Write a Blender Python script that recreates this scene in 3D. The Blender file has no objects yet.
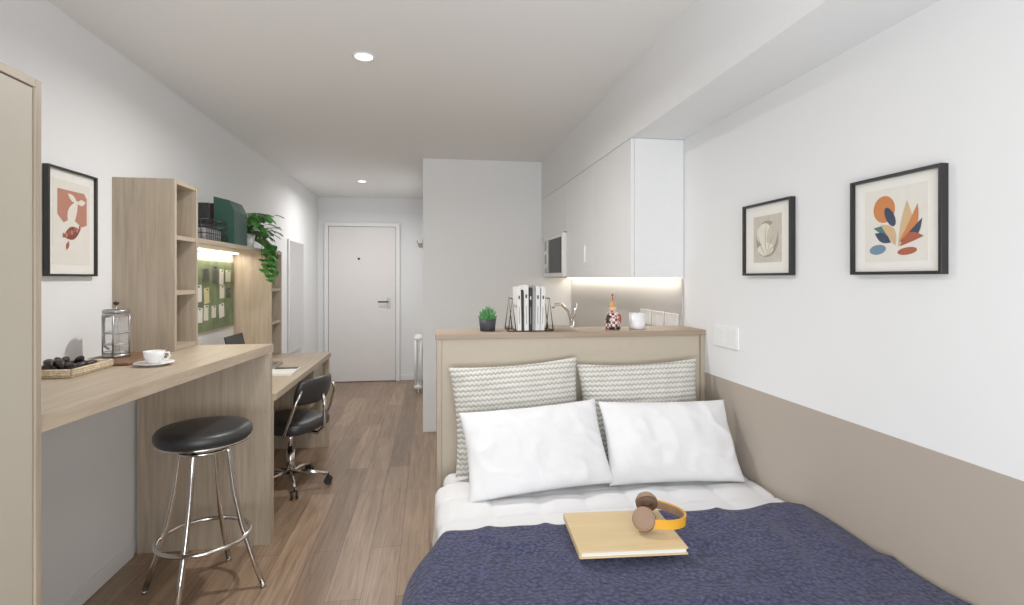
import bpy, bmesh, math, random
from mathutils import Vector, Matrix, noise
random.seed(7)
S=bpy.context.scene
try:
    S.view_settings.view_transform='Standard'
    S.view_settings.look='None'
    S.view_settings.exposure=0.0
    S.view_settings.gamma=1.14
except Exception as e: print(e)

# ------------------------------------------------ materials
def lin(c):
    def f(v):
        v/=255.0
        return v/12.92 if v<=0.04045 else ((v+0.055)/1.055)**2.4
    return (f(c[0]),f(c[1]),f(c[2]),1.0)
def newmat(name):
    m=bpy.data.materials.new(name); m.use_nodes=True
    nt=m.node_tree; b=nt.nodes['Principled BSDF']
    return m,nt,b
def N(nt,t,**k):
    n=nt.nodes.new(t)
    for a,v in k.items(): setattr(n,a,v)
    return n
def coords(nt,scale=(1,1,1),rot=(0,0,0)):
    tc=N(nt,'ShaderNodeTexCoord'); mp=N(nt,'ShaderNodeMapping')
    mp.inputs['Scale'].default_value=scale; mp.inputs['Rotation'].default_value=rot
    nt.links.new(tc.outputs['Object'],mp.inputs['Vector']); return mp.outputs['Vector']
def ramp(nt,fac,stops):
    r=N(nt,'ShaderNodeValToRGB'); e=r.color_ramp.elements
    while len(e)<len(stops): e.new(0.5)
    for i,(p,c) in enumerate(stops):
        e[i].position=p; e[i].color=c
    nt.links.new(fac,r.inputs['Fac']); return r.outputs['Color']
def bump(nt,b,h,strength=0.2,dist=0.01):
    bp=N(nt,'ShaderNodeBump'); bp.inputs['Strength'].default_value=strength; bp.inputs['Distance'].default_value=dist
    nt.links.new(h,bp.inputs['Height']); nt.links.new(bp.outputs['Normal'],b.inputs['Normal'])
def plain(name,c,rough=0.5,metal=0.0,var=0.04,nscale=30,bmp=0.0,emit=None,es=0):
    m,nt,b=newmat(name); v=coords(nt)
    n=N(nt,'ShaderNodeTexNoise'); n.inputs['Scale'].default_value=nscale; n.inputs['Detail'].default_value=4
    nt.links.new(v,n.inputs['Vector'])
    L=lin(c); a=tuple(x*(1-var) for x in L[:3])+(1,); d=tuple(min(1,x*(1+var)) for x in L[:3])+(1,)
    nt.links.new(ramp(nt,n.outputs['Fac'],[(0.3,a),(0.7,d)]),b.inputs['Base Color'])
    b.inputs['Roughness'].default_value=rough; b.inputs['Metallic'].default_value=metal
    if bmp: bump(nt,b,n.outputs['Fac'],bmp,0.003)
    if emit:
        b.inputs['Emission Color'].default_value=lin(emit); b.inputs['Emission Strength'].default_value=es
    return m
def wood(name,c1,c2,axis='Y',rough=0.45):
    m,nt,b=newmat(name)
    sc={'X':(1.2,22,22),'Y':(22,1.2,22),'Z':(22,22,1.2)}[axis]
    v=coords(nt,sc)
    n=N(nt,'ShaderNodeTexNoise'); n.inputs['Scale'].default_value=2.0; n.inputs['Detail'].default_value=8; n.inputs['Roughness'].default_value=0.65
    n.inputs['Distortion'].default_value=0.6
    nt.links.new(v,n.inputs['Vector'])
    nt.links.new(ramp(nt,n.outputs['Fac'],[(0.3,lin(c1)),(0.7,lin(c2))]),b.inputs['Base Color'])
    b.inputs['Roughness'].default_value=rough
    bump(nt,b,n.outputs['Fac'],0.08,0.002)
    return m
def glassmat(name):
    m,nt,b=newmat(name)
    b.inputs['Base Color'].default_value=(.9,.93,.93,1); b.inputs['Alpha'].default_value=.22
    b.inputs['Roughness'].default_value=.05
    return m

M_wall=plain('wall_paint_white',(233,234,235),0.85,var=0.01,nscale=60,bmp=0.03)
M_ceil=plain('ceiling_paint',(236,235,234),0.9,var=0.01,nscale=60)
M_white=plain('white_lacquer',(233,234,235),0.4,var=0.01)
M_door=plain('door_paint',(228,225,224),0.45,var=0.01)
M_plastic=plain('white_plastic',(238,238,238),0.3,var=0.01)
OC1,OC2=(160,144,123),(186,169,147)
M_oakY=wood('light_oak_y',OC1,OC2,'Y')
M_oakZ=wood('light_oak_z',(154,139,120),(184,168,148),'Z')
M_oakX=wood('light_oak_x',OC1,OC2,'X')
M_cream=plain('cream_laminate',(182,174,158),0.5,var=0.01)
M_beige=plain('headboard_beige',(188,176,157),0.6,var=0.02)
M_black=plain('black_satin',(20,20,22),0.4,var=0.1)
M_leather=plain('black_leather',(40,40,42),0.42,var=0.12,nscale=80,bmp=0.15)
M_chrome=plain('chrome',(215,212,208),0.16,1.0,var=0.02)
M_steel=plain('brushed_steel',(165,165,165),0.35,1.0,var=0.04)
M_linen=plain('white_linen',(230,230,232),0.85,var=0.015,nscale=25,bmp=0.1)
M_paper=plain('paper',(234,232,226),0.8,var=0.02)
M_splash=plain('splashback_grey',(194,192,191),0.4,var=0.01)
M_glass=glassmat('clear_glass')

def twotone():
    m,nt,b=newmat('wall_paint_two_tone')
    tc=N(nt,'ShaderNodeTexCoord'); sp=N(nt,'ShaderNodeSeparateXYZ'); nt.links.new(tc.outputs['Object'],sp.inputs[0])
    g=N(nt,'ShaderNodeMath',operation='GREATER_THAN'); g.inputs[1].default_value=0.905
    nt.links.new(sp.outputs['Z'],g.inputs[0])
    mx=N(nt,'ShaderNodeMix',data_type='RGBA')
    nt.links.new(g.outputs[0],mx.inputs['Factor'])
    mx.inputs['A'].default_value=lin((170,158,146)); mx.inputs['B'].default_value=lin((231,232,233))
    nt.links.new(mx.outputs['Result'],b.inputs['Base Color']); b.inputs['Roughness'].default_value=0.85
    return m
M_two=twotone()
def floormat():
    m,nt,b=newmat('oak_plank_floor')
    v=coords(nt,(1,1,1),(0,0,math.radians(90)))
    br=N(nt,'ShaderNodeTexBrick'); br.offset=0.37
    br.inputs['Scale'].default_value=1.0; br.inputs['Brick Width'].default_value=1.15; br.inputs['Row Height'].default_value=0.145
    br.inputs['Mortar Size'].default_value=0.0014; br.inputs['Mortar Smooth'].default_value=0.2
    br.inputs['Color1'].default_value=lin((130,105,84)); br.inputs['Color2'].default_value=lin((168,141,116))
    br.inputs['Mortar'].default_value=lin((96,76,60))
    nt.links.new(v,br.inputs['Vector'])
    v2=coords(nt,(24,1.4,1))
    n=N(nt,'ShaderNodeTexNoise'); n.inputs['Scale'].default_value=1.5; n.inputs['Detail'].default_value=9; n.inputs['Roughness'].default_value=0.68; n.inputs['Distortion'].default_value=1.1
    nt.links.new(v2,n.inputs['Vector'])
    g=ramp(nt,n.outputs['Fac'],[(0.32,(0.50,0.47,0.44,1)),(0.66,(1.06,1.05,1.04,1))])
    mx=N(nt,'ShaderNodeMix',data_type='RGBA',blend_type='MULTIPLY'); mx.inputs['Factor'].default_value=1
    nt.links.new(br.outputs['Color'],mx.inputs['A']); nt.links.new(g,mx.inputs['B'])
    nt.links.new(mx.outputs['Result'],b.inputs['Base Color'])
    b.inputs['Roughness'].default_value=0.36
    bump(nt,b,n.outputs['Fac'],0.05,0.002)
    return m
M_floor=floormat()
def knit():
    m,nt,b=newmat('cream_knit')
    tc=N(nt,'ShaderNodeTexCoord'); sp=N(nt,'ShaderNodeSeparateXYZ'); nt.links.new(tc.outputs['Object'],sp.inputs[0])
    def ma(op,a,bv):
        n=N(nt,'ShaderNodeMath',operation=op)
        for i,q in enumerate((a,bv)):
            if q is None: continue
            if isinstance(q,(int,float)): n.inputs[i].default_value=q
            else: nt.links.new(q,n.inputs[i])
        return n.outputs[0]
    sx=ma('SINE',ma('MULTIPLY',sp.outputs['X'],330.0),None)
    ph=ma('ADD',ma('MULTIPLY',sp.outputs['Y'],300.0),ma('MULTIPLY',sx,0.75))
    w=ma('ADD',ma('MULTIPLY',ma('SINE',ph,None),0.5),0.5)
    nt.links.new(ramp(nt,w,[(0.05,lin((170,167,158))),(0.5,lin((216,214,207)))]),b.inputs['Base Color'])
    b.inputs['Roughness'].default_value=0.9
    bump(nt,b,w,0.7,0.006)
    return m
M_knit=knit()
def blanketm():
    m,nt,b=newmat('navy_waffle_blanket')
    v=coords(nt)
    vo=N(nt,'ShaderNodeTexVoronoi'); vo.inputs['Scale'].default_value=88; nt.links.new(v,vo.inputs['Vector'])
    n=N(nt,'ShaderNodeTexNoise'); n.inputs['Scale'].default_value=90; n.inputs['Detail'].default_value=6; nt.links.new(v,n.inputs['Vector'])
    mx=N(nt,'ShaderNodeMath',operation='MULTIPLY_ADD'); nt.links.new(vo.outputs['Distance'],mx.inputs[0]); mx.inputs[1].default_value=0.65
    nt.links.new(n.outputs['Fac'],mx.inputs[2])
    nt.links.new(ramp(nt,mx.outputs[0],[(0.42,lin((76,80,120))),(1.0,lin((32,35,68)))]),b.inputs['Base Color'])
    b.inputs['Roughness'].default_value=0.95
    b.inputs['Sheen Weight'].default_value=0.12
    iv=N(nt,'ShaderNodeMath',operation='SUBTRACT'); iv.inputs[0].default_value=1.0; nt.links.new(mx.outputs[0],iv.inputs[1])
    bump(nt,b,iv.outputs[0],1.0,0.008)
    return m
M_blanket=blanketm()

# ------------------------------------------------ mesh builder
class Obj:
    def __init__(s,name,M=None):
        s.name=name; s.bm=bmesh.new(); s.mats=[]; s.M=M or Matrix.Identity(4)
    def mi(s,m):
        if m not in s.mats: s.mats.append(m)
        return s.mats.index(m)
    def raw(s,verts,faces,mat,smooth=False):
        i=s.mi(mat); vs=[s.bm.verts.new(s.M@Vector(v)) for v in verts]
        for f in faces:
            try:
                fc=s.bm.faces.new([vs[k] for k in f]); fc.material_index=i; fc.smooth=smooth
            except ValueError: pass
        return s
    def box(s,lo,hi,mat,bev=0.0,R=None,seg=2):
        lo=Vector(lo); hi=Vector(hi); c=(lo+hi)/2; d=hi-lo
        T=s.M@Matrix.Translation(c)@(R or Matrix.Identity(4))@Matrix.Diagonal((d.x,d.y,d.z,1))
        r=bmesh.ops.create_cube(s.bm,size=1.0,matrix=T); vs=r['verts']; i=s.mi(mat)
        fs=set(f for v in vs for f in v.link_faces)
        for f in fs: f.material_index=i
        if bev>0:
            es=list(set(e for v in vs for e in v.link_edges))
            bv=bmesh.ops.bevel(s.bm,geom=es,offset=bev,segments=seg,affect='EDGES',profile=0.5)
            for f in bv['faces']: f.material_index=i; f.smooth=True
        return s
    def tube(s,pts,r,mat,seg=10,closed=False,caps=True):
        P=[Vector(p) for p in pts]; n=len(P); rs=r if isinstance(r,(list,tuple)) else [r]*n
        vs=[];fs=[]; up=None
        for k in range(n):
            if closed: t=(P[(k+1)%n]-P[k-1])
            else: t=P[min(k+1,n-1)]-P[max(k-1,0)]
            t.normalize()
            if up is None:
                up=Vector((0,0,1)) if abs(t.z)<0.9 else Vector((1,0,0))
            a=(up-t*up.dot(t)).normalized(); up=a; b=t.cross(a)
            for j in range(seg):
                th=2*math.pi*j/seg; vs.append(P[k]+(a*math.cos(th)+b*math.sin(th))*rs[k])
        m=n if closed else n-1
        for k in range(m):
            for j in range(seg):
                k2=(k+1)%n; j2=(j+1)%seg
                fs.append((k*seg+j,k*seg+j2,k2*seg+j2,k2*seg+j))
        s.raw(vs,fs,mat,True)
        if caps and not closed:
            s.raw(vs[:seg][::-1],[tuple(range(seg))],mat); s.raw(vs[-seg:],[tuple(range(seg))],mat)
        return s
    def cyl(s,p0,p1,r,mat,seg=24,r1=None):
        return s.tube([p0,p1],[r,r if r1 is None else r1],mat,seg)
    def lathe(s,prof,c,mat,seg=32):
        c=Vector(c); vs=[];fs=[]; n=len(prof)
        for (r,z) in prof:
            for j in range(seg):
                th=2*math.pi*j/seg; vs.append(c+Vector((max(r,1e-4)*math.cos(th),max(r,1e-4)*math.sin(th),z)))
        for k in range(n-1):
            for j in range(seg):
                j2=(j+1)%seg; fs.append((k*seg+j,k*seg+j2,(k+1)*seg+j2,(k+1)*seg+j))
        return s.raw(vs,fs,mat,True)
    def ell(s,c,rad,mat,e=1.0,R=None,nu=28,nv=16):
        c=Vector(c); R=R or Matrix.Identity(3); vs=[];fs=[]
        def p(x): return math.copysign(abs(x)**e,x)
        for i in range(nv+1):
            ph=-math.pi/2+math.pi*i/nv
            for j in range(nu):
                th=2*math.pi*j/nu
                vs.append(c+R@Vector((rad[0]*p(math.cos(ph))*p(math.cos(th)),rad[1]*p(math.cos(ph))*p(math.sin(th)),rad[2]*p(math.sin(ph)))))
        for i in range(nv):
            for j in range(nu):
                j2=(j+1)%nu; fs.append((i*nu+j,i*nu+j2,(i+1)*nu+j2,(i+1)*nu+j))
        return s.raw(vs,fs,mat,True)
    def poly(s,pts2,c,mat):
        return s.raw([(p[0],p[1],c) for p in pts2],[tuple(range(len(pts2)))],mat)
    def done(s,local=True,parent=None):
        bmesh.ops.remove_doubles(s.bm,verts=s.bm.verts,dist=1e-6)
        bmesh.ops.recalc_face_normals(s.bm,faces=s.bm.faces)
        me=bpy.data.meshes.new(s.name); s.bm.to_mesh(me); s.bm.free()
        for m in s.mats: me.materials.append(m)
        o=bpy.data.objects.new(s.name,me); S.collection.objects.link(o)
        if local and len(me.vertices):
            xs=[v.co for v in me.vertices]
            c=Vector(((min(v.x for v in xs)+max(v.x for v in xs))/2,(min(v.y for v in xs)+max(v.y for v in xs))/2,min(v.z for v in xs)))
            me.transform(Matrix.Translation(-c)); o.location=c
        return o
def ellpts(cx,cy,rx,ry,rot=0,n=28):
    c,s_=math.cos(rot),math.sin(rot)
    return [(cx+rx*math.cos(t)*c-ry*math.sin(t)*s_,cy+rx*math.cos(t)*s_+ry*math.sin(t)*c) for t in [2*math.pi*i/n for i in range(n)]]
def leafpts(cx,cy,L,W,rot,n=10,bend=0.0):
    pts=[]
    for i in range(n+1):
        t=i/n; pts.append((L*t,W*math.sin(math.pi*t)+bend*math.sin(math.pi*t)))
    for i in range(n-1,0,-1):
        t=i/n; pts.append((L*t,-W*math.sin(math.pi*t)+bend*math.sin(math.pi*t)))
    c,s_=math.cos(rot),math.sin(rot)
    return [(cx+x*c-y*s_,cy+x*s_+y*c) for x,y in pts]

XL,XR,XS=-1.43,1.284,1.0
YB,YF,H=7.15,-1.0,2.40
YP=4.71
# ------------------------------------------------ room shell
o=Obj('floor'); o.box((XL-.1,YF-.1,-.1),(XR+.1,YB+.1,0),M_floor); o.done(False)
o=Obj('ceiling'); o.box((XL-.1,YF-.1,H),(XR+.1,YB+.1,H+.1),M_ceil); o.done(False)
o=Obj('wall_left'); o.box((XL-.1,YF-.1,0),(XL,YB+.1,H),M_wall); o.done(False)
o=Obj('wall_right'); o.box((XR,YF-.1,0),(XR+.1,YP+.05,H),M_two); o.done(False)
o=Obj('wall_back'); o.box((XL,YB,0),(XR,YB+.1,H),M_wall); o.done(False)
o=Obj('wall_partition'); o.box((-.061,YP,0),(XR+.1,YB,H),M_wall); o.done(False)
o=Obj('wall_bulkhead'); o.box((XS,YF,2.058),(XR,YP,H),M_wall); o.done(False)
o=Obj('wall_front')
o.box((XL,YF-.1,0),(-1.15,YF,H),M_wall); o.box((.95,YF-.1,0),(XR,YF,H),M_wall)
o.box((-1.15,YF-.1,0),(.95,YF,.45),M_wall); o.box((-1.15,YF-.1,2.25),(.95,YF,H),M_wall); o.done(False)
o=Obj('window_1')
for a,b in (((-1.15,.45),(-1.09,2.25)),((.89,.45),(.95,2.25)),((-1.09,.45),(.89,.51)),((-1.09,2.19),(.89,2.25)),((-.13,.51),(-.07,2.19))):
    o.box((a[0],YF-.08,a[1]),(b[0],YF-.02,b[1]),M_white,.004)
o.done()
o=Obj('baseboard_left'); o.box((XL,4.46,0),(XL+.012,YB,.07),M_white,.003); o.box((XL,1.47,0),(XL+.012,2.82,.07),M_white,.003); o.done()
o=Obj('baseboard_back'); o.box((-.385,YB-.012,0),(-.062,YB,.07),M_white,.003); o.done()

# door
o=Obj('door_1')
dl,dr,dt=-1.345,-.392,2.07; YD=YB-.002
M_gap=plain('door_gap',(120,118,116),.8)
o.box((dl,YD-.045,0),(dl+.05,YD,dt-.05),M_white,.003); o.box((dr-.05,YD-.045,0),(dr,YD,dt-.05),M_white,.003)
o.box((dl,YD-.045,dt-.05),(dr,YD,dt),M_white,.003)
o.box((dl+.05,YD-.01,.0),(dr-.05,YD,dt-.05),M_gap)
o.box((dl+.055,YD-.035,.008),(dr-.055,YD-.012,dt-.055),M_door,.002)
hx=-.535
o.box((hx-.02,YD-.043,.95),(hx+.02,YD-.035,1.09),M_steel,.003)
o.cyl((hx,YD-.043,1.04),(hx,YD-.09,1.04),.009,M_steel,12)
o.tube([(hx,YD-.09,1.04),(hx-.13,YD-.09,1.04)],.010,M_black,12)
o.cyl((-.914,YD-.043,1.6),(-.914,YD-.034,1.6),.016,M_black,20)
o.done()

# downlights
M_em=plain('downlight_glow',(255,250,240),.5,emit=(255,248,235),es=6)
def downlight(x,y,p):
    o=Obj('recessed_downlight')
    o.lathe([(.052,H-.001),(.052,H-.006),(.046,H-.008),(.040,H-.005),(.040,H-.001)],(x,y,0),M_white,32)
    o.lathe([(.0,H-.003),(.040,H-.003)],(x,y,0),M_em,32)
    ob=o.done()
    l=bpy.data.lights.new('downlight_bulb','AREA'); l.shape='DISK'; l.size=.09; l.energy=p; l.color=(1,.975,.94); l.spread=math.radians(165)
    lo=bpy.data.objects.new('bulb',l); S.collection.objects.link(lo); lo.parent=ob; lo.location=(0,0,-.012)
for x,y,p in ((-.309,2.585,19),(-.728,5.92,14)): downlight(x,y,p)

# window daylight and an added ceiling fill lamp
def alight(name,loc,rx,sx,sy,e,col):
    l=bpy.data.lights.new(name,'AREA'); l.shape='RECTANGLE'; l.size=sx; l.size_y=sy; l.energy=e; l.color=col
    lo=bpy.data.objects.new(name,l); lo.location=loc; lo.rotation_euler=(math.radians(rx),0,0); S.collection.objects.link(lo)
alight('window_daylight',(-.1,YF+.02,1.35),90,1.95,1.65,27,(.965,.985,1))
alight('ceiling_fill_light',(-.1,YF+.28,.75),126,1.95,.7,23,(.98,.99,1))  # added lamp inside the window, tilted up to brighten the ceiling
w=bpy.data.worlds.new('sky'); S.world=w; w.use_nodes=True
bg=w.node_tree.nodes['Background']; bg.inputs[0].default_value=(.93,.97,1,1); bg.inputs[1].default_value=1.4

# ------------------------------------------------ kitchen
o=Obj('kitchen_wall_cabinet')
o.box((XS+.02,2.545,1.352),(XR-.001,YP-.002,2.056),M_white,.002)
for a,b,z0 in ((2.547,3.19,1.352),(3.193,3.81,1.352),(3.813,4.705,1.70)):
    o.box((XS,a,z0),(XS+.019,b,2.055),M_white,.002)
o.box((XS-.012,3.33,1.45),(XS,3.36,1.56),M_plastic,.003)
o.done()
o=Obj('microwave')
o.box((XS-.03,3.83,1.36),(XS+.019,4.45,1.69),M_plastic,.005)
o.box((XS-.036,3.86,1.39),(XS-.03,4.24,1.66),M_black,.002)
o.box((XS-.034,4.27,1.39),(XS-.03,4.42,1.66),M_steel,.002)
for z in (1.45,1.56): o.cyl((XS-.034,4.345,z),(XS-.048,4.345,z),.017,M_plastic,16)
o.tube([(XS-.05,4.25,1.40),(XS-.05,4.25,1.65)],.006,M_plastic,8)
o.done()
M_led=plain('led_warm',(255,240,215),.5,emit=(255,238,212),es=7)
o=Obj('under_cabinet_led_strip'); o.box((XR-.05,2.56,1.342),(XR-.035,4.69,1.351),M_led); ob=o.done()
l=bpy.data.lights.new('led','AREA'); l.shape='RECTANGLE'; l.size=.03; l.size_y=2.1; l.energy=1.5; l.color=(1,.93,.82)
lo=bpy.data.objects.new('led_light',l); S.collection.objects.link(lo); lo.parent=ob; lo.location=(0,0,-.006)
o=Obj('kitchen_splashback'); o.box((XR-.008,2.55,.921),(XR-.001,YP-.001,1.345),M_splash); o.done()
o=Obj('kitchen_counter_with_sink')
o.box((.70,2.56,.1),(XR-.001,YP-.001,.88),M_white,.002)
o.box((.75,2.56,0),(XR-.001,YP-.001,.1),M_black)
for a in (2.565,3.1,3.635,4.17): o.box((.681,a,.11),(.70,a+.53,.87),M_white,.002)
o.box((.67,2.56,.88),(XR-.009,3.05,.92),M_oakY,.002); o.box((.67,3.50,.88),(XR-.009,YP-.001,.92),M_oakY,.002)
o.box((.67,3.05,.88),(.78,3.50,.92),M_oakY); o.box((1.12,3.05,.88),(XR-.009,3.50,.92),M_oakY)
o.box((.78,3.05,.881),(.79,3.50,.925),M_steel); o.box((1.11,3.05,.881),(1.12,3.50,.925),M_steel)
o.box((.79,3.05,.881),(1.11,3.06,.925),M_steel); o.box((.79,3.49,.881),(1.11,3.50,.925),M_steel)
o.box((.79,3.06,.881),(1.11,3.49,.886),M_steel)
o.cyl((.95,3.27,.886),(.95,3.27,.890),.03,M_chrome)
fx,fy_=.97,3.56
o.cyl((fx,fy_,.92),(fx,fy_,1.05),.020,M_chrome)
o.tube([(fx,fy_,1.04),(fx-.03,fy_-.01,1.12),(fx-.08,fy_-.03,1.17),(fx-.13,fy_-.05,1.17),(fx-.15,fy_-.06,1.15)],.010,M_chrome,12)
o.tube([(fx,fy_,1.04),(fx+.02,fy_,1.10),(fx+.03,fy_-.01,1.17)],.007,M_chrome,8)
o.done()
def sockets(name,Mx,w,h,n):
    o=Obj(name,Mx); o.box((-w/2,-h/2,0),(w/2,h/2,.009),M_plastic,.002)
    for i in range(n):
        cx=-w/2+w*(i+.5)/n
        o.box((cx-w/n*.36,-h*.36,.009),(cx+w/n*.36,h*.36,.0105),M_white,.0006)
    o.done()
def WR(y,z,off=0): return Matrix(((0,0,-1,XR-off),(-1,0,0,y),(0,1,0,z),(0,0,0,1)))
def WL(y,z,off=0): return Matrix(((0,0,1,XL+off),(1,0,0,y),(0,1,0,z),(0,0,0,1)))
sockets('socket_plate',WR(2.145,1.094,.0005),.19,.095,2)
sockets('kitchen_socket_plate',WR(2.66,1.12,.0085),.15,.085,2)
sockets('kitchen_socket_plate',WR(2.83,1.12,.0085),.15,.085,2)
sockets('kitchen_socket_plate',WR(3.00,1.12,.0085),.15,.085,2)

# ------------------------------------------------ headboard
HX0,HX1,HY0,HY1,HZ=.03,XR-.001,2.335,2.545,1.106
o=Obj('headboard_shelf_unit')
o.box((HX0+.02,HY0+.012,0),(HX1-.02,HY1,HZ-.025),M_beige,.002)
o.box((HX0,HY0,0),(HX0+.02,HY1,HZ-.026),M_oakZ,.001); o.box((HX1-.02,HY0,0),(HX1,HY1,HZ-.026),M_oakZ,.001)
o.box((HX0-.006,HY0-.008,HZ-.025),(HX1,HY1+.01,HZ),wood('headboard_top_oak',(144,124,104),(166,146,124),'X'),.002)
o.done()

# ------------------------------------------------ bed
BX0,BX1,BY0,BY1=.045,XR-.012,.38,2.325
o=Obj('bed')
o.box((BX0,BY0,.06),(BX1,BY1,.27),M_beige,.01)
for x in (BX0+.08,BX1-.08):
    for y in (BY0+.1,BY1-.1): o.cyl((x,y,0),(x,y,.06),.025,M_black)
o.box((BX0+.01,BY0+.01,.27),(BX1-.003,BY1,.512),M_linen,.045,seg=4)
bed=o.done()
def drape(name,mat,y0,y1,xr,xl0,z0,hang,rad,amp,thick,fy=.02,ns=130,nt_=100,seed=0,quilt=False,taper=0.0,tp=8):
    vs=[];fs=[]
    for i in range(nt_+1):
        v=i/nt_
        xl=xl0+taper*(v**tp)
        flat=xr-(xl+rad); arc=rad*math.pi/2; tot=flat+arc+hang
        for j in range(ns+1):
            s_=tot*j/ns
            y=y0+(y1-y0)*v
            hf=0
            if s_<flat: x=xr-s_; z=z0; nx,nz=0,1
            elif s_<flat+arc:
                a=(s_-flat)/rad; x=xl+rad-rad*math.sin(a); z=z0-rad+rad*math.cos(a); nx,nz=-math.sin(a),math.cos(a)
            else:
                x=xl; z=z0-rad-(s_-flat-arc); nx,nz=-1,0; hf=(s_-flat-arc)/max(hang,.01)
            p=Vector((s_*1.6+seed,y*2.2,seed))
            d=noise.noise(p*1.5)*amp+noise.noise(Vector((s_*5+y*7,y*3-s_*4,seed)))*amp*.8
            r1=1-abs(noise.noise(Vector((s_*3.1+y*2.4,y*2.0-s_*2,seed+9)))); d+=amp*1.1*(max(0,r1-.75)/.25)**2
            d+=hf*.02*math.sin(y*22+seed+2*noise.noise(p))
            if hf>0: d=max(d,-.004)
            if quilt:
                q=abs(math.sin((s_-.03)*math.pi/.17))*abs(math.sin((y-.1)*math.pi/.17)); d+=.016*(q**.3)-.009
            yy=y+fy*noise.noise(Vector((s_*2.5,seed+3,v*2)))*(v**3)
            x+=nx*d; z+=nz*d; x=min(x,XR-.012)
            vs.append((x,yy,z))
    for i in range(nt_):
        for j in range(ns):
            a=i*(ns+1)+j; fs.append((a,a+1,a+ns+2,a+ns+1))
    o=Obj(name); o.raw(vs,fs,mat,True); ob=o.done()
    sm=ob.modifiers.new('solid','SOLIDIFY'); sm.thickness=thick; sm.offset=-1
    return ob
dv=drape('duvet',M_linen,1.50,2.10,XR-.014,.028,.534,.17,.045,.004,.012,fy=.01,seed=2,quilt=True)
dv.parent=bed; dv.matrix_parent_inverse=Matrix.Translation(-Vector(bed.location))
drape('navy_throw_blanket',M_blanket,.34,1.650,XR-.014,-.105,.565,.26,.085,.011,.010,fy=.05,seed=5,taper=.10,tp=7)

def pillow(name,mat,w,h,t,c,lean,yaw=0,roll=0,seed=0,pinch=.07,wr=.006):
    n=44; vs=[];fs=[]
    for side in (1,-1):
        for i in range(n+1):
            for j in range(n+1):
                a=-1+2*j/n; b=-1+2*i/n
                a=math.sin(a*math.pi/2)*.35+a*.65; b=math.sin(b*math.pi/2)*.35+b*.65
                x=a*w/2*(1-pinch*(1-b*b)); y=b*h/2*(1-pinch*(1-a*a))
                th=max(0,(1-abs(a)**2.6))**.55*max(0,(1-abs(b)**2.6))**.55*t/2
                p=Vector((x*7+seed,y*7,seed+side))
                edge=min(1,th/(t*.2))
                wn=(noise.noise(p)+.6*noise.noise(Vector((x*18+seed,y*9,seed))))*wr*edge
                ra=1-abs(noise.noise(Vector((x*9+y*5+seed,y*6-x*3,seed+4)))); wn+=wr*.9*edge*(max(0,ra-.8)/.2)**2
                wn+=.004*edge*math.sin((a*b)*14+seed)*abs(a*b)
                vs.append((x,y,side*(th+.0015)+wn*side))
    m=(n+1)**2
    for s_ in (0,1):
        for i in range(n):
            for j in range(n):
                k=s_*m+i*(n+1)+j; f=(k,k+1,k+n+2,k+n+1); fs.append(f if s_==0 else f[::-1])
    rim=[j for j in range(n+1)]+[i*(n+1)+n for i in range(1,n+1)]+[n*(n+1)+j for j in range(n-1,-1,-1)]+[i*(n+1) for i in range(n-1,0,-1)]
    for k in range(len(rim)):
        a,b=rim[k],rim[(k+1)%len(rim)]; fs.append((a,a+m,b+m,b))
    o=Obj(name); o.raw(vs,fs,mat,True); ob=o.done(False)
    a=math.radians(lean)
    R=Matrix(((1,0,0),(0,math.sin(a),-math.cos(a)),(0,math.cos(a),math.sin(a)))).to_4x4()
    ob.matrix_world=Matrix.Translation(c)@Matrix.Rotation(math.radians(yaw),4,'Z')@R@Matrix.Rotation(math.radians(roll),4,'Z')
    return ob
pillow('knitted_cushion',M_knit,.57,.45,.12,(.375,2.245,.762),9,yaw=2,roll=3,seed=1)
pillow('knitted_cushion',M_knit,.56,.44,.12,(.93,2.245,.757),9,yaw=-2,roll=1.5,seed=4)
pillow('white_pillow',M_linen,.57,.335,.13,(.410,2.025,.690),32,yaw=3,roll=3.0,seed=8,pinch=.05,wr=.010)
pillow('white_pillow',M_linen,.55,.335,.13,(.965,2.035,.688),32,yaw=-3,roll=-.5,seed=12,pinch=.05,wr=.010)

# book on bed
M_cover=wood('notebook_cover',(210,182,132),(220,194,148),'X',.5)
T=Matrix.Translation((.565,1.510,.583))@Matrix.Rotation(math.radians(-4),4,'Z')
o=Obj('yellow_notebook',T)
o.box((-.148,-.118,.004),(.148,.116,.016),M_paper,.001)
o.box((-.152,-.122,0),(.152,.12,.004),M_cover,.001); o.box((-.152,-.122,.016),(.152,.12,.020),M_cover,.001)
o.box((-.155,-.122,.0),(-.150,.12,.020),M_cover,.002); o.done()
# headphones lying flat
M_brown=plain('tan_cup',(146,118,96),.45,var=.08); M_dkbr=plain('ear_cushion',(98,74,58),.7); M_yel=plain('mustard_band',(228,162,38),.5)
T=Matrix.Translation((.665,1.530,.635))@Matrix.Rotation(math.radians(-26),4,'Z')@Matrix.Rotation(math.radians(3),4,'Y')
o=Obj('headphones',T)
rb=.070
pts=[(rb*1.40*math.sin(t),rb*math.cos(t),0) for t in [math.pi*i/24 for i in range(25)]]
for (r0,r1,hh,mt) in ((-.005,-.001,.011,M_brown),(-.001,.004,.0135,M_yel)):
    vs=[];fs=[]
    for k,(x,y,z) in enumerate(pts):
        t=math.pi*k/24; nx,ny=math.sin(t),math.cos(t)
        for (dr_,dz) in ((r0,-hh),(r1,-hh),(r1,hh),(r0,hh)): vs.append((x+nx*dr_,y+ny*dr_,z+dz))
    for k in range(24):
        for j in range(4): fs.append((k*4+j,k*4+(j+1)%4,(k+1)*4+(j+1)%4,(k+1)*4+j))
    fs+= [(3,2,1,0),(96,97,98,99)]
    o.raw(vs,fs,mt)
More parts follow.
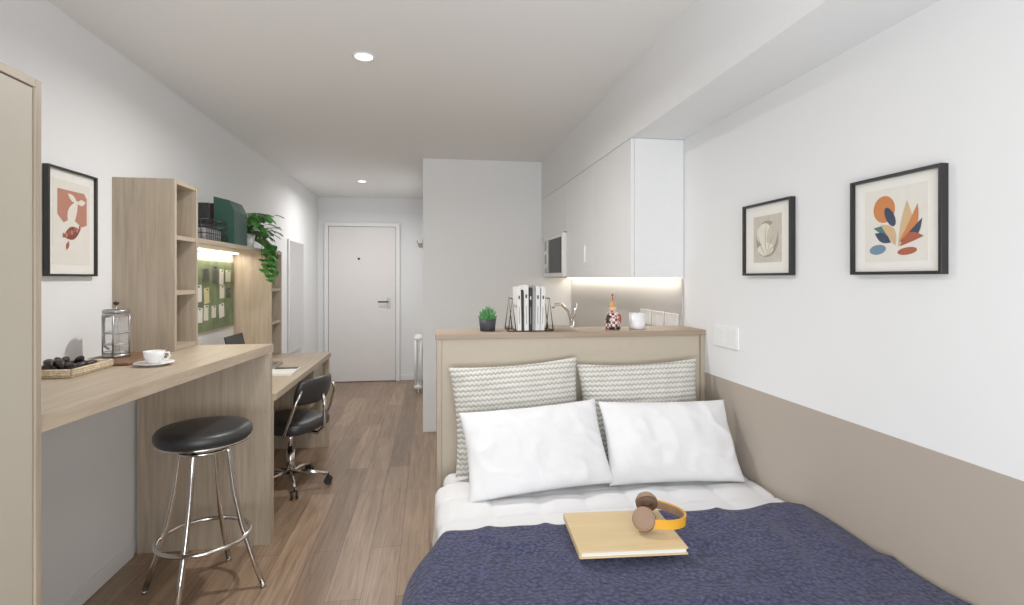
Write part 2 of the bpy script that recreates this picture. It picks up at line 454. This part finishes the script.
for sg in (1,-1):
    n_=Vector((-.25,sg*.80,.50)).normalized()
    c=Vector((-.018,sg*rb*.92,.006))
    u=n_.cross(Vector((1,0,0))).normalized(); v_=n_.cross(u)
    o.cyl(c+n_*.004,c+n_*.016,.034,M_brown,30,r1=.027)
    o.cyl(c-n_*.004,c+n_*.004,.034,M_brown,30)
    o.tube([c-n_*.010+(u*math.cos(t)+v_*math.sin(t))*.024 for t in [2*math.pi*i/26 for i in range(26)]],.010,M_dkbr,10,closed=True)
    o.tube([(.004,sg*rb,0),tuple(c+n_*.010)],.005,M_yel,8)
o.done()

# ------------------------------------------------ items on headboard
T=Matrix.Translation((.262,2.43,HZ+.0003))
o=Obj('potted_succulent',T)
M_pot=plain('charcoal_pot',(48,50,54),.6); M_green=plain('succulent_green',(62,122,66),.5,var=.25)
o.lathe([(0,0),(.034,0),(.040,.055),(.036,.055),(.034,.046),(0,.046)],(0,0,0),M_pot,28)
for ring,(k,el,L) in enumerate(((10,15,.046),(9,40,.05),(7,62,.055),(4,82,.056))):
    for i in range(k):
        a=2*math.pi*i/k+ring*.4; e=math.radians(el)
        d=Vector((math.cos(a)*math.cos(e),math.sin(a)*math.cos(e),math.sin(e)))
        b=Vector((0,0,.048)); o.tube([b,b+d*L*.45,b+d*L*.8+Vector((0,0,.004)),b+d*L+Vector((0,0,.01))],[.007,.011,.007,.0006],M_green,8)
o.done()
T=Matrix.Translation((.455,2.43,HZ+.0003))
o=Obj('books_in_wire_bookend',T)
M_spg=plain('book_grey',(150,150,150),.8); M_spb=plain('book_black',(34,34,36),.7); M_spw=plain('book_white',(222,221,218),.85)
x=-.062
for w_,h_,m_,a_ in ((.018,.198,M_spw,-2),(.010,.185,M_spb,-2),(.022,.205,M_spw,-1),(.014,.195,M_spb,0),(.013,.205,M_spg,1),(.022,.200,M_spw,1),(.020,.198,M_spw,3)):
    o.M=T@Matrix.Translation((x,0,.005))@Matrix.Rotation(math.radians(a_*.5),4,'Y')
    o.box((.001,-.06,.001),(w_-.002,.060,h_-.002),M_paper,.0005)
    o.box((0,-.063,0),(w_-.001,-.059,h_),m_,.001)
    o.box((0,-.061,0),(.0015,.062,h_),m_); o.box((w_-.0025,-.061,0),(w_-.001,.062,h_),m_)
    if w_>.0135:
        o.box((w_*.4,-.0638,.03),(w_*.55,-.0628,h_*.55),M_spg); o.box((w_*.3,-.0638,h_*.72),(w_*.65,-.0628,h_*.8),M_spb if m_ is not M_spb else M_spw)
    x+=w_+.0008
o.M=T
for sx in (-1,1):
    for y in (-.055,.055):
        o.tube([(sx*.070,y,.003),(sx*.086,y,.15),(sx*.104,y,.003)],.0030,M_black,8)
    o.tube([(sx*.104,-.055,.003),(sx*.104,.055,.003)],.0028,M_black,8)
    o.tube([(sx*.086,-.055,.15),(sx*.086,.055,.15)],.0028,M_black,8)
    o.tube([(sx*.070,-.055,.003),(sx*.070,.055,.003)],.0028,M_black,8)
o.tube([(-.104,-.055,.003),(.104,-.055,.003)],.0026,M_black,8); o.tube([(-.104,.055,.003),(.104,.055,.003)],.0026,M_black,8)
o.done()
# figurine
def checker():
    m,nt,b=newmat('checker_glaze'); v=coords(nt)
    c=N(nt,'ShaderNodeTexChecker'); c.inputs['Scale'].default_value=75; c.inputs['Color1'].default_value=lin((225,215,205)); c.inputs['Color2'].default_value=lin((120,34,30))
    nt.links.new(v,c.inputs['Vector']); nt.links.new(c.outputs['Color'],b.inputs['Base Color']); b.inputs['Roughness'].default_value=.3; return m
M_red=plain('red_glaze',(170,52,40),.3); M_skin=plain('skin_glaze',(226,190,160),.4)
o=Obj('ceramic_figurine',Matrix.Translation((.862,2.43,HZ+.0003)))
o.lathe([(0,0),(.034,0),(.038,.02),(.034,.055),(.022,.08),(.012,.088),(0,.09)],(0,0,0),checker(),28)
o.ell((0,0,.100),(.018,.018,.018),M_skin)
o.lathe([(.019,.106),(.019,.112),(.012,.124),(.004,.135),(0,.137)],(0,0,0),plain('hat_tan',(190,140,80),.4),24)
o.tube([(0,0,.133),(0,0,.160)],[.003,.0025],M_red,8); o.ell((0,0,.163),(.006,.006,.006),M_red,nu=12,nv=8)
o.ell((-.028,-.018,.05),(.010,.010,.024),M_black,nu=14,nv=8); o.ell((.028,-.018,.05),(.010,.010,.024),M_red,nu=14,nv=8)
o.ell((-.015,-.03,.0085),(.013,.017,.008),M_black,nu=14,nv=8); o.ell((.015,-.03,.0085),(.013,.017,.008),M_black,nu=14,nv=8)
o.done()
o=Obj('white_candle_jar',Matrix.Translation((.985,2.43,HZ+.0003)))
o.lathe([(0,0),(.036,0),(.038,.004),(.038,.075),(.035,.075),(.035,.066),(0,.066)],(0,0,0),M_plastic,32)
o.tube([(0,0,.066),(.001,0,.078)],.0014,M_black,6); o.done()

# ------------------------------------------------ pictures
M_print=plain('print_paper',(224,220,211),.8,var=.02)
def frame(name,Mx,w,h):
    o=Obj(name,Mx); f=.009
    o.box((-w/2,-h/2,0),(-w/2+f,h/2,.022),M_black,.001); o.box((w/2-f,-h/2,0),(w/2,h/2,.022),M_black,.001)
    o.box((-w/2+f,-h/2,0),(w/2-f,-h/2+f,.022),M_black,.001); o.box((-w/2+f,h/2-f,0),(w/2-f,h/2,.022),M_black,.001)
    o.box((-w/2+f,-h/2+f,.002),(w/2-f,h/2-f,.010),M_paper)
    return o
cO=plain('art_orange',(196,122,68),.8); cR=plain('art_rust',(164,86,62),.8); cT=plain('art_teal',(72,114,118),.8); cN=plain('art_navy',(54,64,84),.8); cB=plain('art_blue',(106,134,152),.8); cC=plain('art_sand',(204,172,130),.8)
o=frame('framed_abstract_leaf_print',WR(1.290,1.499,.0005),.292,.279)
o.box((-.100,-.103,.0098),(.100,.103,.0108),M_print)
z=.0112
o.poly(ellpts(-.034,.045,.036,.038),z,cO)
o.poly(ellpts(-.014,.022,.014,.030,.5),z+.0003,cN)
o.poly(leafpts(-.070,-.006,.085,.013,math.radians(-28),bend=.010),z+.0004,cT)
o.poly(leafpts(.012,-.065,.130,.018,math.radians(78),bend=-.012),z+.0002,cC)
o.poly(leafpts(.014,-.05,.115,.013,math.radians(60),bend=-.014),z+.0003,cO)
o.poly(leafpts(.018,-.05,.09,.012,math.radians(42),bend=-.012),z+.0004,cN)
o.poly(leafpts(.018,-.062,.075,.013,math.radians(18),bend=.012),z+.0005,cR)
o.poly(leafpts(.004,-.06,.080,.014,math.radians(128),bend=-.012),z+.0006,cC)
o.poly(leafpts(-.010,-.050,.062,.013,math.radians(152)),z+.0007,cN)
o.poly(ellpts(-.055,-.068,.028,.014,.1),z+.0007,cB)
o.poly(ellpts(.040,-.076,.030,.010,.1),z+.0007,cR)
o.done()
o=frame('framed_botanical_print',WR(1.852,1.5,.0005),.292,.281)
cG=plain('art_greige',(196,190,176),.8,var=.08); cG2=plain('art_cream',(224,219,206),.8); cG3=plain('art_taupe',(158,148,132),.8)
o.box((-.085,-.09,.0098),(.085,.09,.0108),cG)
o.poly(ellpts(.0,.0,.068,.07,0),z,cG3)
for i,(cx_,cy_,rx,ry,ro) in enumerate(((-.018,.02,.045,.04,.3),(.03,.01,.03,.05,-.3),(-.01,-.04,.05,.024,.1))):
    o.poly(ellpts(cx_,cy_,rx,ry,ro),z+.0002*(i+1),cG2 if i!=1 else cG)
for i,(a,L) in enumerate(((60,.10),(90,.13),(120,.11),(35,.08),(150,.085))):
    o.poly(leafpts(0,-.07,L,.0018,math.radians(a),bend=.01),z+.001+.0001*i,cG3)
o.done()
o=frame('framed_koi_print',WL(2.370,1.568,.0005),.298,.422)
o.box((-.112,-.165,.0098),(.112,.165,.0108),M_print)
cM=plain('art_terracotta',(180,122,104),.8); cD=plain('art_burgundy',(122,64,52),.8)
o.poly([(-.085,.13),(.075,.13),(.092,.11),(.092,.0),(.06,-.01),(.0,.02),(-.05,.0),(-.085,.03)],z,cM)
o.poly(leafpts(-.01,-.03,.135,.026,math.radians(70),bend=.015),z+.0003,cG2)
o.poly(leafpts(.03,.085,.055,.012,math.radians(10)),z+.0005,cG2); o.poly(leafpts(.03,.085,.065,.012,math.radians(150)),z+.0005,cG2)
o.poly(leafpts(-.05,-.055,.105,.026,math.radians(18)),z+.0005,cD)
for i in range(7): o.poly(ellpts(-.05+.016*i,-.05+.006*i-.004*(i%2),.006,.010),z+.0008,cM if i%2 else cR)
o.poly(leafpts(-.02,-.07,.04,.009,math.radians(-110)),z+.0006,cR)
o.done()

# ------------------------------------------------ wardrobe
o=Obj('wardrobe')
WX,WY,WZ=-.95,1.468,1.833
o.box((XL+.001,.2,0),(WX-.02,WY-.02,WZ-.02),M_cream,.001)
o.box((XL+.001,WY-.02,0),(WX+.004,WY,WZ),M_oakZ,.001)
o.box((XL+.001,.2,WZ-.02),(WX+.004,WY-.0205,WZ),M_oakY,.001)
o.box((WX-.0195,.205,.06),(WX,.82,WZ-.023),M_cream,.001); o.box((WX-.0195,.824,.06),(WX,WY-.023,WZ-.023),M_cream,.001)
o.tube([(WX+.02,.80,.95),(WX+.02,.80,1.15)],.005,M_steel,8)
for z_ in (.96,1.14): o.tube([(WX,.80,z_),(WX+.02,.80,z_)],.004,M_steel,8)
o.done()

# ------------------------------------------------ breakfast bar
BZ=1.01
o=Obj('breakfast_bar')
t=.042; xn,xf=-.95,-.80; y0,y1=WY+.001,2.90
v=[(XL+.001,y0),(xn,y0),(xf,y1),(XL+.001,y1)]
vs=[(a,b,BZ-t) for a,b in v]+[(a,b,BZ) for a,b in v]
o.raw(vs,[(3,2,1,0),(4,5,6,7),(0,1,5,4),(1,2,6,5),(2,3,7,6),(3,0,4,7)],M_oakY)
o.box((XL+.013,2.84,0),(-.80,2.878,BZ-t),M_oakZ,.001)
o.done()
# ------------------------------------------------ shelving over desk
o=Obj('shelving_unit')
sx0,sx1=XL+.001,-1.166
ya,yb=2.66,2.908
o.box((sx0,ya,BZ+.001),(sx1,ya+.02,1.81),M_oakZ,.001)
o.box((sx0,yb-.02,.0+1.011),(sx1,yb,1.81),M_oakZ,.001)
for z_ in (1.79,1.53,1.27,1.011): o.box((sx0,ya+.02,z_),(sx1-.004,yb-.02,z_+.02),M_oakX,.0005)
o.box((sx0,ya+.02,1.03),(sx0+.006,yb-.02,1.79),M_oakZ)
yc,yd=4.17,4.45
o.box((sx0,yb,1.53),(sx1,yd,1.555),M_oakY,.001)
o.box((sx0,yc,.752),(sx1,yc+.02,1.53),M_oakZ,.001); o.box((sx0,yd-.02,.752),(sx1,yd,1.53),M_oakZ,.001)
for z_ in (1.25,1.0): o.box((sx0,yc+.02,z_),(sx1-.004,yd-.02,z_+.02),M_oakX)
o.box((sx0,yc+.02,.752),(sx0+.006,yd-.02,1.53),M_oakZ)
o.done()
o=Obj('shelf_led_strip'); o.box((XL+.03,yb+.03,1.521),(XL+.045,yc-.03,1.5295),M_led); ob=o.done()
l=bpy.data.lights.new('led','AREA'); l.shape='RECTANGLE'; l.size=.03; l.size_y=1.15; l.energy=3.2; l.color=(1,.90,.72)
lo=bpy.data.objects.new('led_light',l); S.collection.objects.link(lo); lo.parent=ob; lo.location=(0,0,-.006)
# desk
o=Obj('desk')
o.box((XL+.001,2.905,.715),(-.79,4.45,.75),M_oakY,.001)
o.box((XL+.001,4.41,0),(-.80,4.445,.715),M_oakZ,.001)
o.box((XL+.014,2.885,0),(-.80,2.905,.715),M_oakZ,.001)
o.box((XL+.014,4.05,.40),(-.86,4.41,.714),M_oakZ,.002); o.box((-.86,4.06,.42),(-.842,4.405,.70),M_cream,.002)
o.done()
# pinboard
M_pin=plain('pinboard_green',(112,126,92),.85,var=.3,nscale=9); M_n1=plain('note_cream',(226,220,200),.8); M_n2=plain('note_photo',(80,84,80),.6,var=.5,nscale=16); M_n3=plain('note_yellow',(206,200,150),.8)
o=Obj('pinboard',WL(3.53,1.235,.0005))
o.box((-.60,-.235,0),(.60,.235,.015),M_oakY,.001); o.box((-.59,-.225,.015),(.59,.225,.017),M_pin)
random.seed(3)
cols=[M_n1,M_paper,M_n2,M_n1,M_n3,M_paper]
for i in range(9):
    for j in range(3):
        if (i*3+j)%7==5: continue
        a=-.48+.12*i+random.uniform(-.012,.012); b=.13-.12*j+random.uniform(-.012,.012); w_=random.uniform(.034,.052); h_=random.uniform(.036,.054)
        o.box((a-w_,b-h_,.0172+.0001*(i+j)),(a+w_,b+h_,.0180+.0001*(i+j)),cols[(i*5+j*2+i//3)%6],R=Matrix.Rotation(random.uniform(-.12,.12),4,'Z'))
        o.cyl((a,b+h_*.8,.018),(a,b+h_*.8,.027),.004,M_black,8)
o.done()
# shelf items
SZ=1.5555
M_dg=plain('dark_green_card',(20,62,50),.55)
o=Obj('magazine_file')
for k,yy in enumerate((3.42,3.535)):
    x0,x1=-1.285,-1.168; p=[(x0-.0,SZ),(x1,SZ),(x1,SZ+.20),(x1-.03,SZ+.265),(x0,SZ+.285)]
    vs=[(a,yy,b) for a,b in p]+[(a,yy+.112,b) for a,b in p]; n=5
    o.raw(vs,[tuple(range(n)),tuple(range(2*n-1,n-1,-1))]+[(i,(i+1)%n,(i+1)%n+n,i+n) for i in range(n)],M_dg)
o.done()
o=Obj('wire_basket')
bx0,bx1,by0,by1=-1.37,-1.19,3.08,3.36
for z_ in (SZ+.003,SZ+.04,SZ+.08,SZ+.115): o.tube([(bx0,by0,z_),(bx1,by0,z_),(bx1,by1,z_),(bx0,by1,z_)],.003,M_black,6,closed=True)
for i in range(11):
    y=by0+(by1-by0)*i/10
    for x_ in (bx0,bx1): o.tube([(x_,y,SZ+.003),(x_,y,SZ+.115)],.002,M_black,6)
    o.tube([(bx0,y,SZ+.003),(bx1,y,SZ+.003)],.002,M_black,6)
for i in range(7):
    x_=bx0+(bx1-bx0)*i/6
    for y in (by0,by1): o.tube([(x_,y,SZ+.003),(x_,y,SZ+.115)],.002,M_black,6)
o.box((bx0+.02,by0+.02,SZ+.006),(bx1-.02,by1-.02,SZ+.07),M_spg,.01)
o.done()
o=Obj('row_of_books')
y=3.40
for w_,h_,m_ in ((.035,.245,M_spb),(.028,.225,cD),(.035,.25,M_spb),(.028,.21,cO),(.03,.24,M_spb)):
    o.box((-1.42,y,SZ),(-1.30,y+w_,SZ+h_),m_,.003); o.box((-1.418,y+.003,SZ+.003),(-1.306,y+w_-.003,SZ+h_+.0005),M_paper); y+=w_+.001
o.done()
# pothos
M_leaf=plain('pothos_leaf',(60,126,48),.45,var=.4,nscale=14); M_vine=plain('vine',(90,120,60),.6)
o=Obj('trailing_pothos_plant')
pc=Vector((-1.27,3.93,SZ)); YMIN=3.665
o.lathe([(0,0),(.05,0),(.065,.10),(.06,.10),(.056,.085),(0,.085)],pc,M_plastic,28)
random.seed(11)
def leaf(base,dirv,L):
    d=dirv.normalized(); up=Vector((0,0,1)); s_=d.cross(up)
    if s_.length<.1: s_=Vector((0,1,0))
    s_.normalize(); n_=s_.cross(d)
    P=[(0,0,0),(.12,.36,.05),(.45,.46,.06),(.8,.25,.02),(1,0,-.1),(.8,-.25,.02),(.45,-.46,.06),(.12,-.36,.05),(.45,0,0)]
    vs=[base+d*(a*L)+s_*(b*L)+n_*(c*L) for a,b,c in P]
    vs=[Vector((max(q.x,XL+.01),max(q.y,YMIN),q.z)) for q in vs]
    o.raw(vs,[(0,8,2,1),(8,4,3,2),(0,7,6,8),(8,6,5,4)],M_leaf,True)
for i in range(125):
    a=random.uniform(0,2*math.pi); e=random.uniform(.0,1.5); r_=random.uniform(.04,.18)
    tip=pc+Vector((math.cos(a)*r_*.9+.03,math.sin(a)*r_,.07+math.sin(e)*.17))
    if tip.x<XL+.06: tip.x=XL+.06
    if tip.y<3.74: tip.y=3.74
    o.tube([pc+Vector((0,0,.085)),(pc+tip)/2+Vector((0,0,.06)),tip],.0018,M_vine,5)
    leaf(tip,Vector((math.cos(a)*.6+.25,math.sin(a)*.8-.1,random.uniform(-.8,.1))),random.uniform(.055,.085))
for i in range(14):
    y=pc.y+random.uniform(-.12,.17); x_=-1.145+random.uniform(0,.03); L=random.uniform(.10,.26)
    pts=[pc+Vector((0,0,.085)),Vector((-1.2,(y+pc.y)/2,SZ+.12)),Vector((x_,y,SZ+.03))]
    k=int(L/.035); 
    for j in range(1,k+1): pts.append(Vector((x_+.008*math.sin(j*1.3+i),y+.012*math.sin(j+i),SZ+.03-j*.035)))
    o.tube(pts,.002,M_vine,5)
    for q in pts[2:]:
        a=random.uniform(-1.6,1.6); leaf(q,Vector((math.cos(a)*.7+.1,math.sin(a)-.3,random.uniform(-1,-.1))),random.uniform(.048,.072))
o.done()
# mirror
M_mir=plain('mirror_silver',(235,238,240),.03,1.0,var=0)
o=Obj('wall_mirror',WL(5.965,1.165,.0005)); o.box((-.315,-.585,0),(.315,.585,.02),M_white,.004); o.box((-.295,-.565,.02),(.295,.565,.022),M_mir); o.done()
# laptop, notebook
o=Obj('laptop')
o.box((-1.24,3.60,.7505),(-1.02,3.92,.766),M_steel,.004); o.box((-1.22,3.62,.766),(-1.12,3.90,.767),M_black)
R=Matrix.Rotation(math.radians(-12),4,'Y')
o.box((-1.272,3.60,.768),(-1.264,3.92,.975),M_black,.002,R=R); o.done()
o=Obj('desk_notebook')
o.box((-1.0,3.42,.7505),(-.84,3.66,.762),M_paper,.001); o.box((-1.0,3.42,.762),(-.84,3.66,.764),M_spw,.0005); o.box((-.99,3.60,.764),(-.85,3.65,.767),M_black); o.done()

# ------------------------------------------------ bar items
M_walnut=wood('walnut',(96,66,46),(126,90,64),'Y')
o=Obj('walnut_serving_board'); o.box((-1.37,2.25,BZ+.0005),(-1.15,2.57,BZ+.0135),M_walnut,.005); o.tube([(-1.15,2.41,BZ+.007),(-1.09,2.41,BZ+.007)],[.006,.0065],M_walnut,10); o.done()
o=Obj('french_press',Matrix.Translation((-1.285,2.42,BZ+.0145))@Matrix.Rotation(math.radians(150),4,'Z'))
M_coffee=plain('coffee',(40,24,16),.3)
o.lathe([(0,0),(.046,0),(.047,.004),(.047,.012),(.0,.012)],(0,0,0),M_steel,32)
o.lathe([(.043,.013),(.043,.18)],(0,0,0),M_glass,32)
for z_ in (.02,.10,.172): o.tube([(.045*math.cos(t),.045*math.sin(t),z_) for t in [2*math.pi*i/28 for i in range(28)]],.0025,M_steel,8,closed=True)
for i in range(4):
    a=math.pi/4+i*math.pi/2; o.tube([(.046*math.cos(a),.046*math.sin(a),.0),(.046*math.cos(a),.046*math.sin(a),.175)],.003,M_steel,8)
o.lathe([(0,.180),(.047,.180),(.047,.192),(.040,.197),(.0,.198)],(0,0,0),M_steel,32); o.tube([(0,0,.03),(0,0,.218)],.002,M_steel,8); o.ell((0,0,.221),(.011,.011,.008),M_black)
o.lathe([(0,.050),(.040,.050),(.040,.055),(0,.055)],(0,0,0),M_steel,28); 
o.tube([(.045,-.0,.165),(.075,-.0,.16),(.08,-.0,.10),(.074,0,.04),(.047,0,.03)],.005,M_black,10)
o.done()
o=Obj('espresso_cup_and_saucer',Matrix.Translation((-1.06,2.25,BZ+.0005)))
o.lathe([(0,0),(.035,0),(.04,.004),(.068,.011),(.068,.014),(.035,.007),(0,.006)],(0,0,0),M_plastic,36)
o.lathe([(0,.007),(.020,.007),(.024,.012),(.034,.035),(.037,.056),(.034,.056),(.031,.036),(.02,.014),(0,.013)],(0,0,0),M_plastic,36)
o.lathe([(0,.046),(.033,.046)],(0,0,0),M_coffee,28)
o.tube([(.035,0,.048),(.052,0,.050),(.056,0,.036),(.046,0,.024),(.031,0,.026)],.0035,M_plastic,10)
o.done()
M_straw=plain('woven_straw',(206,188,160),.8,var=.25,nscale=120,bmp=.4); M_item=plain('dark_item',(34,30,33),.45,var=.3)
o=Obj('woven_tray_of_dark_items')  # tray contents unidentified, drawn as small dark ovals
cx,cy=-1.285,2.12
o.box((cx-.085,cy-.12,BZ+.0005),(cx+.085,cy+.12,BZ+.012),M_straw,.004)
for k in range(3):
    for q in (-1,1):
        o.tube([(cx+q*.084,cy-.118,BZ+.012+.007*k),(cx+q*.084,cy+.118,BZ+.012+.007*k)],.005,M_straw,8)
        o.tube([(cx-.082,cy+q*.118,BZ+.012+.007*k),(cx+.082,cy+q*.118,BZ+.012+.007*k)],.005,M_straw,8)
random.seed(21)
for i in range(24):
    a=random.uniform(-.045,.045); b=random.uniform(-.055,.085)
    zz=BZ+.024+(.018 if i%3==0 and abs(a)<.035 and abs(b)<.06 else 0)
    Rr=Matrix.Rotation(random.uniform(0,3),3,'Z')@Matrix.Rotation(random.uniform(-.5,.5),3,'Y')
    o.ell((cx+a,cy+b,zz),(.024,.012,.012),M_item,R=Rr,nu=12,nv=8)
o.done()

# ------------------------------------------------ bar stool
o=Obj('bar_stool',Matrix.Translation((-.965,2.47,0))@Matrix.Rotation(math.radians(42),4,'Z'))
o.lathe([(0,.640),(.15,.640),(.166,.644),(.168,.656)],(0,0,0),M_black,48)
o.lathe([(.166,.648),(.180,.648),(.180,.657),(.166,.657)],(0,0,0),M_chrome,48)
o.lathe([(.172,.655),(.184,.662),(.189,.678),(.187,.696),(.176,.708),(.12,.713),(0,.714)],(0,0,0),M_leather,48)
for i in range(4):
    a=math.pi/4+i*math.pi/2; c,s_=math.cos(a),math.sin(a)
    prof=[(.085,.642),(.100,.60),(.110,.52),(.124,.42),(.155,.28),(.198,.14),(.243,.01)]
    o.tube([(r_*c,r_*s_,z_) for r_,z_ in prof],.0115,M_chrome,12)
    o.cyl((.245*c,.245*s_,0),(.2425*c,.2425*s_,.014),.013,M_steel,12)
o.tube([(.178*math.cos(t),.178*math.sin(t),.235) for t in [2*math.pi*i/48 for i in range(48)]],.010,M_chrome,10,closed=True)
o.tube([(.103*math.cos(t),.103*math.sin(t),.615) for t in [2*math.pi*i/40 for i in range(40)]],.007,M_chrome,8,closed=True)
o.done()

# ------------------------------------------------ desk chair
o=Obj('office_chair',Matrix.Translation((-.895,3.62,0))@Matrix.Rotation(math.radians(-22),4,'Z'))
for i in range(5):
    a=2*math.pi*i/5+.4; c,s_=math.cos(a),math.sin(a)
    o.tube([(.02*c,.02*s_,.095),(.13*c,.13*s_,.085),(.235*c,.235*s_,.068)],[.016,.013,.011],M_chrome,10)
    o.cyl((.235*c,.235*s_,.075),(.235*c,.235*s_,.045),.006,M_black,8)
    px,py=-s_*.009,c*.009
    for q in (1,-1): o.cyl((.235*c+px*q,.235*s_+py*q,.025),(.235*c+px*q*2.4,.235*s_+py*q*2.4,.025),.025,M_black,20)
o.cyl((0,0,.08),(0,0,.24),.026,M_chrome); o.cyl((0,0,.24),(0,0,.36),.015,M_chrome)
o.box((-.09,-.09,.355),(.11,.09,.375),M_black,.005)
o.ell((0,0,.415),(.205,.205,.045),M_leather,e=.5,nu=48,nv=20)
o.tube([(.10,0,.365),(.20,0,.36),(.245,0,.40),(.25,0,.54),(.235,0,.61)],.012,M_chrome,10)
for sg in (-1,1):
    o.tube([(.05,sg*.10,.365),(.10,sg*.205,.385),(.15,sg*.222,.48),(.19,sg*.205,.60),(.20,sg*.17,.66)],.009,M_chrome,10)
vs=[];fs=[];n=20;mm=10
for side in (0,1):
    for i in range(mm+1):
        for j in range(n+1):
            a=-1+2*j/n; b=-1+2*i/mm
            rr=(1-abs(a)**4)**.4*(1-abs(b)**4)**.4 if abs(a)<1 and abs(b)<1 else 0
            x_=.215-.055*a*a+(.022*rr if side else -.022*rr)
            vs.append((x_+.02*b,a*.185*(1-.1*b*b),.64+b*.085*(1-.12*a*a)))
q=(n+1)*(mm+1)
for s2 in (0,1):
    for i in range(mm):
        for j in range(n):
            k=s2*q+i*(n+1)+j; fs.append((k,k+1,k+n+2,k+n+1))
o.raw(vs,fs,M_leather,True)
o.done()

# ------------------------------------------------ radiator, coat hooks
o=Obj('column_radiator')
for i in range(7):
    y=6.28+i*.05
    for x_ in (-.105,-.165): o.cyl((x_,y,.09),(x_,y,.63),.014,M_white,12)
    for z_ in (.08,.64): o.ell((-.135,y,z_),(.052,.022,.024),M_white,nu=14,nv=8)
o.tube([(-.135,6.26,.08),(-.135,6.60,.08)],.014,M_white,10); o.tube([(-.135,6.26,.64),(-.135,6.60,.64)],.014,M_white,10)
for y in (6.3,6.56): o.tube([(-.135,y,.08),(-.135,y,0)],.009,M_white,8); o.tube([(-.135,y,.5),(-.062,y,.5)],.008,M_white,8)
o.done()
o=Obj('coat_hook_rail')
o.box((-.078,5.4,1.66),(-.062,6.2,1.74),M_oakY,.002)
for i in range(5):
    y=5.48+i*.16; o.tube([(-.078,y,1.70),(-.12,y,1.70),(-.13,y,1.73)],.006,M_steel,8)
o.done()

# ------------------------------------------------ camera
cam=bpy.data.cameras.new('camera'); co=bpy.data.objects.new('camera',cam); S.collection.objects.link(co)
cam.sensor_width=36; cam.sensor_fit='HORIZONTAL'; cam.lens=36*530/1024; cam.shift_y=-24.5/1024; cam.clip_start=.02
co.location=(0,0,1.35); co.rotation_euler=(math.radians(90),0,-math.atan(82/530))
S.camera=co
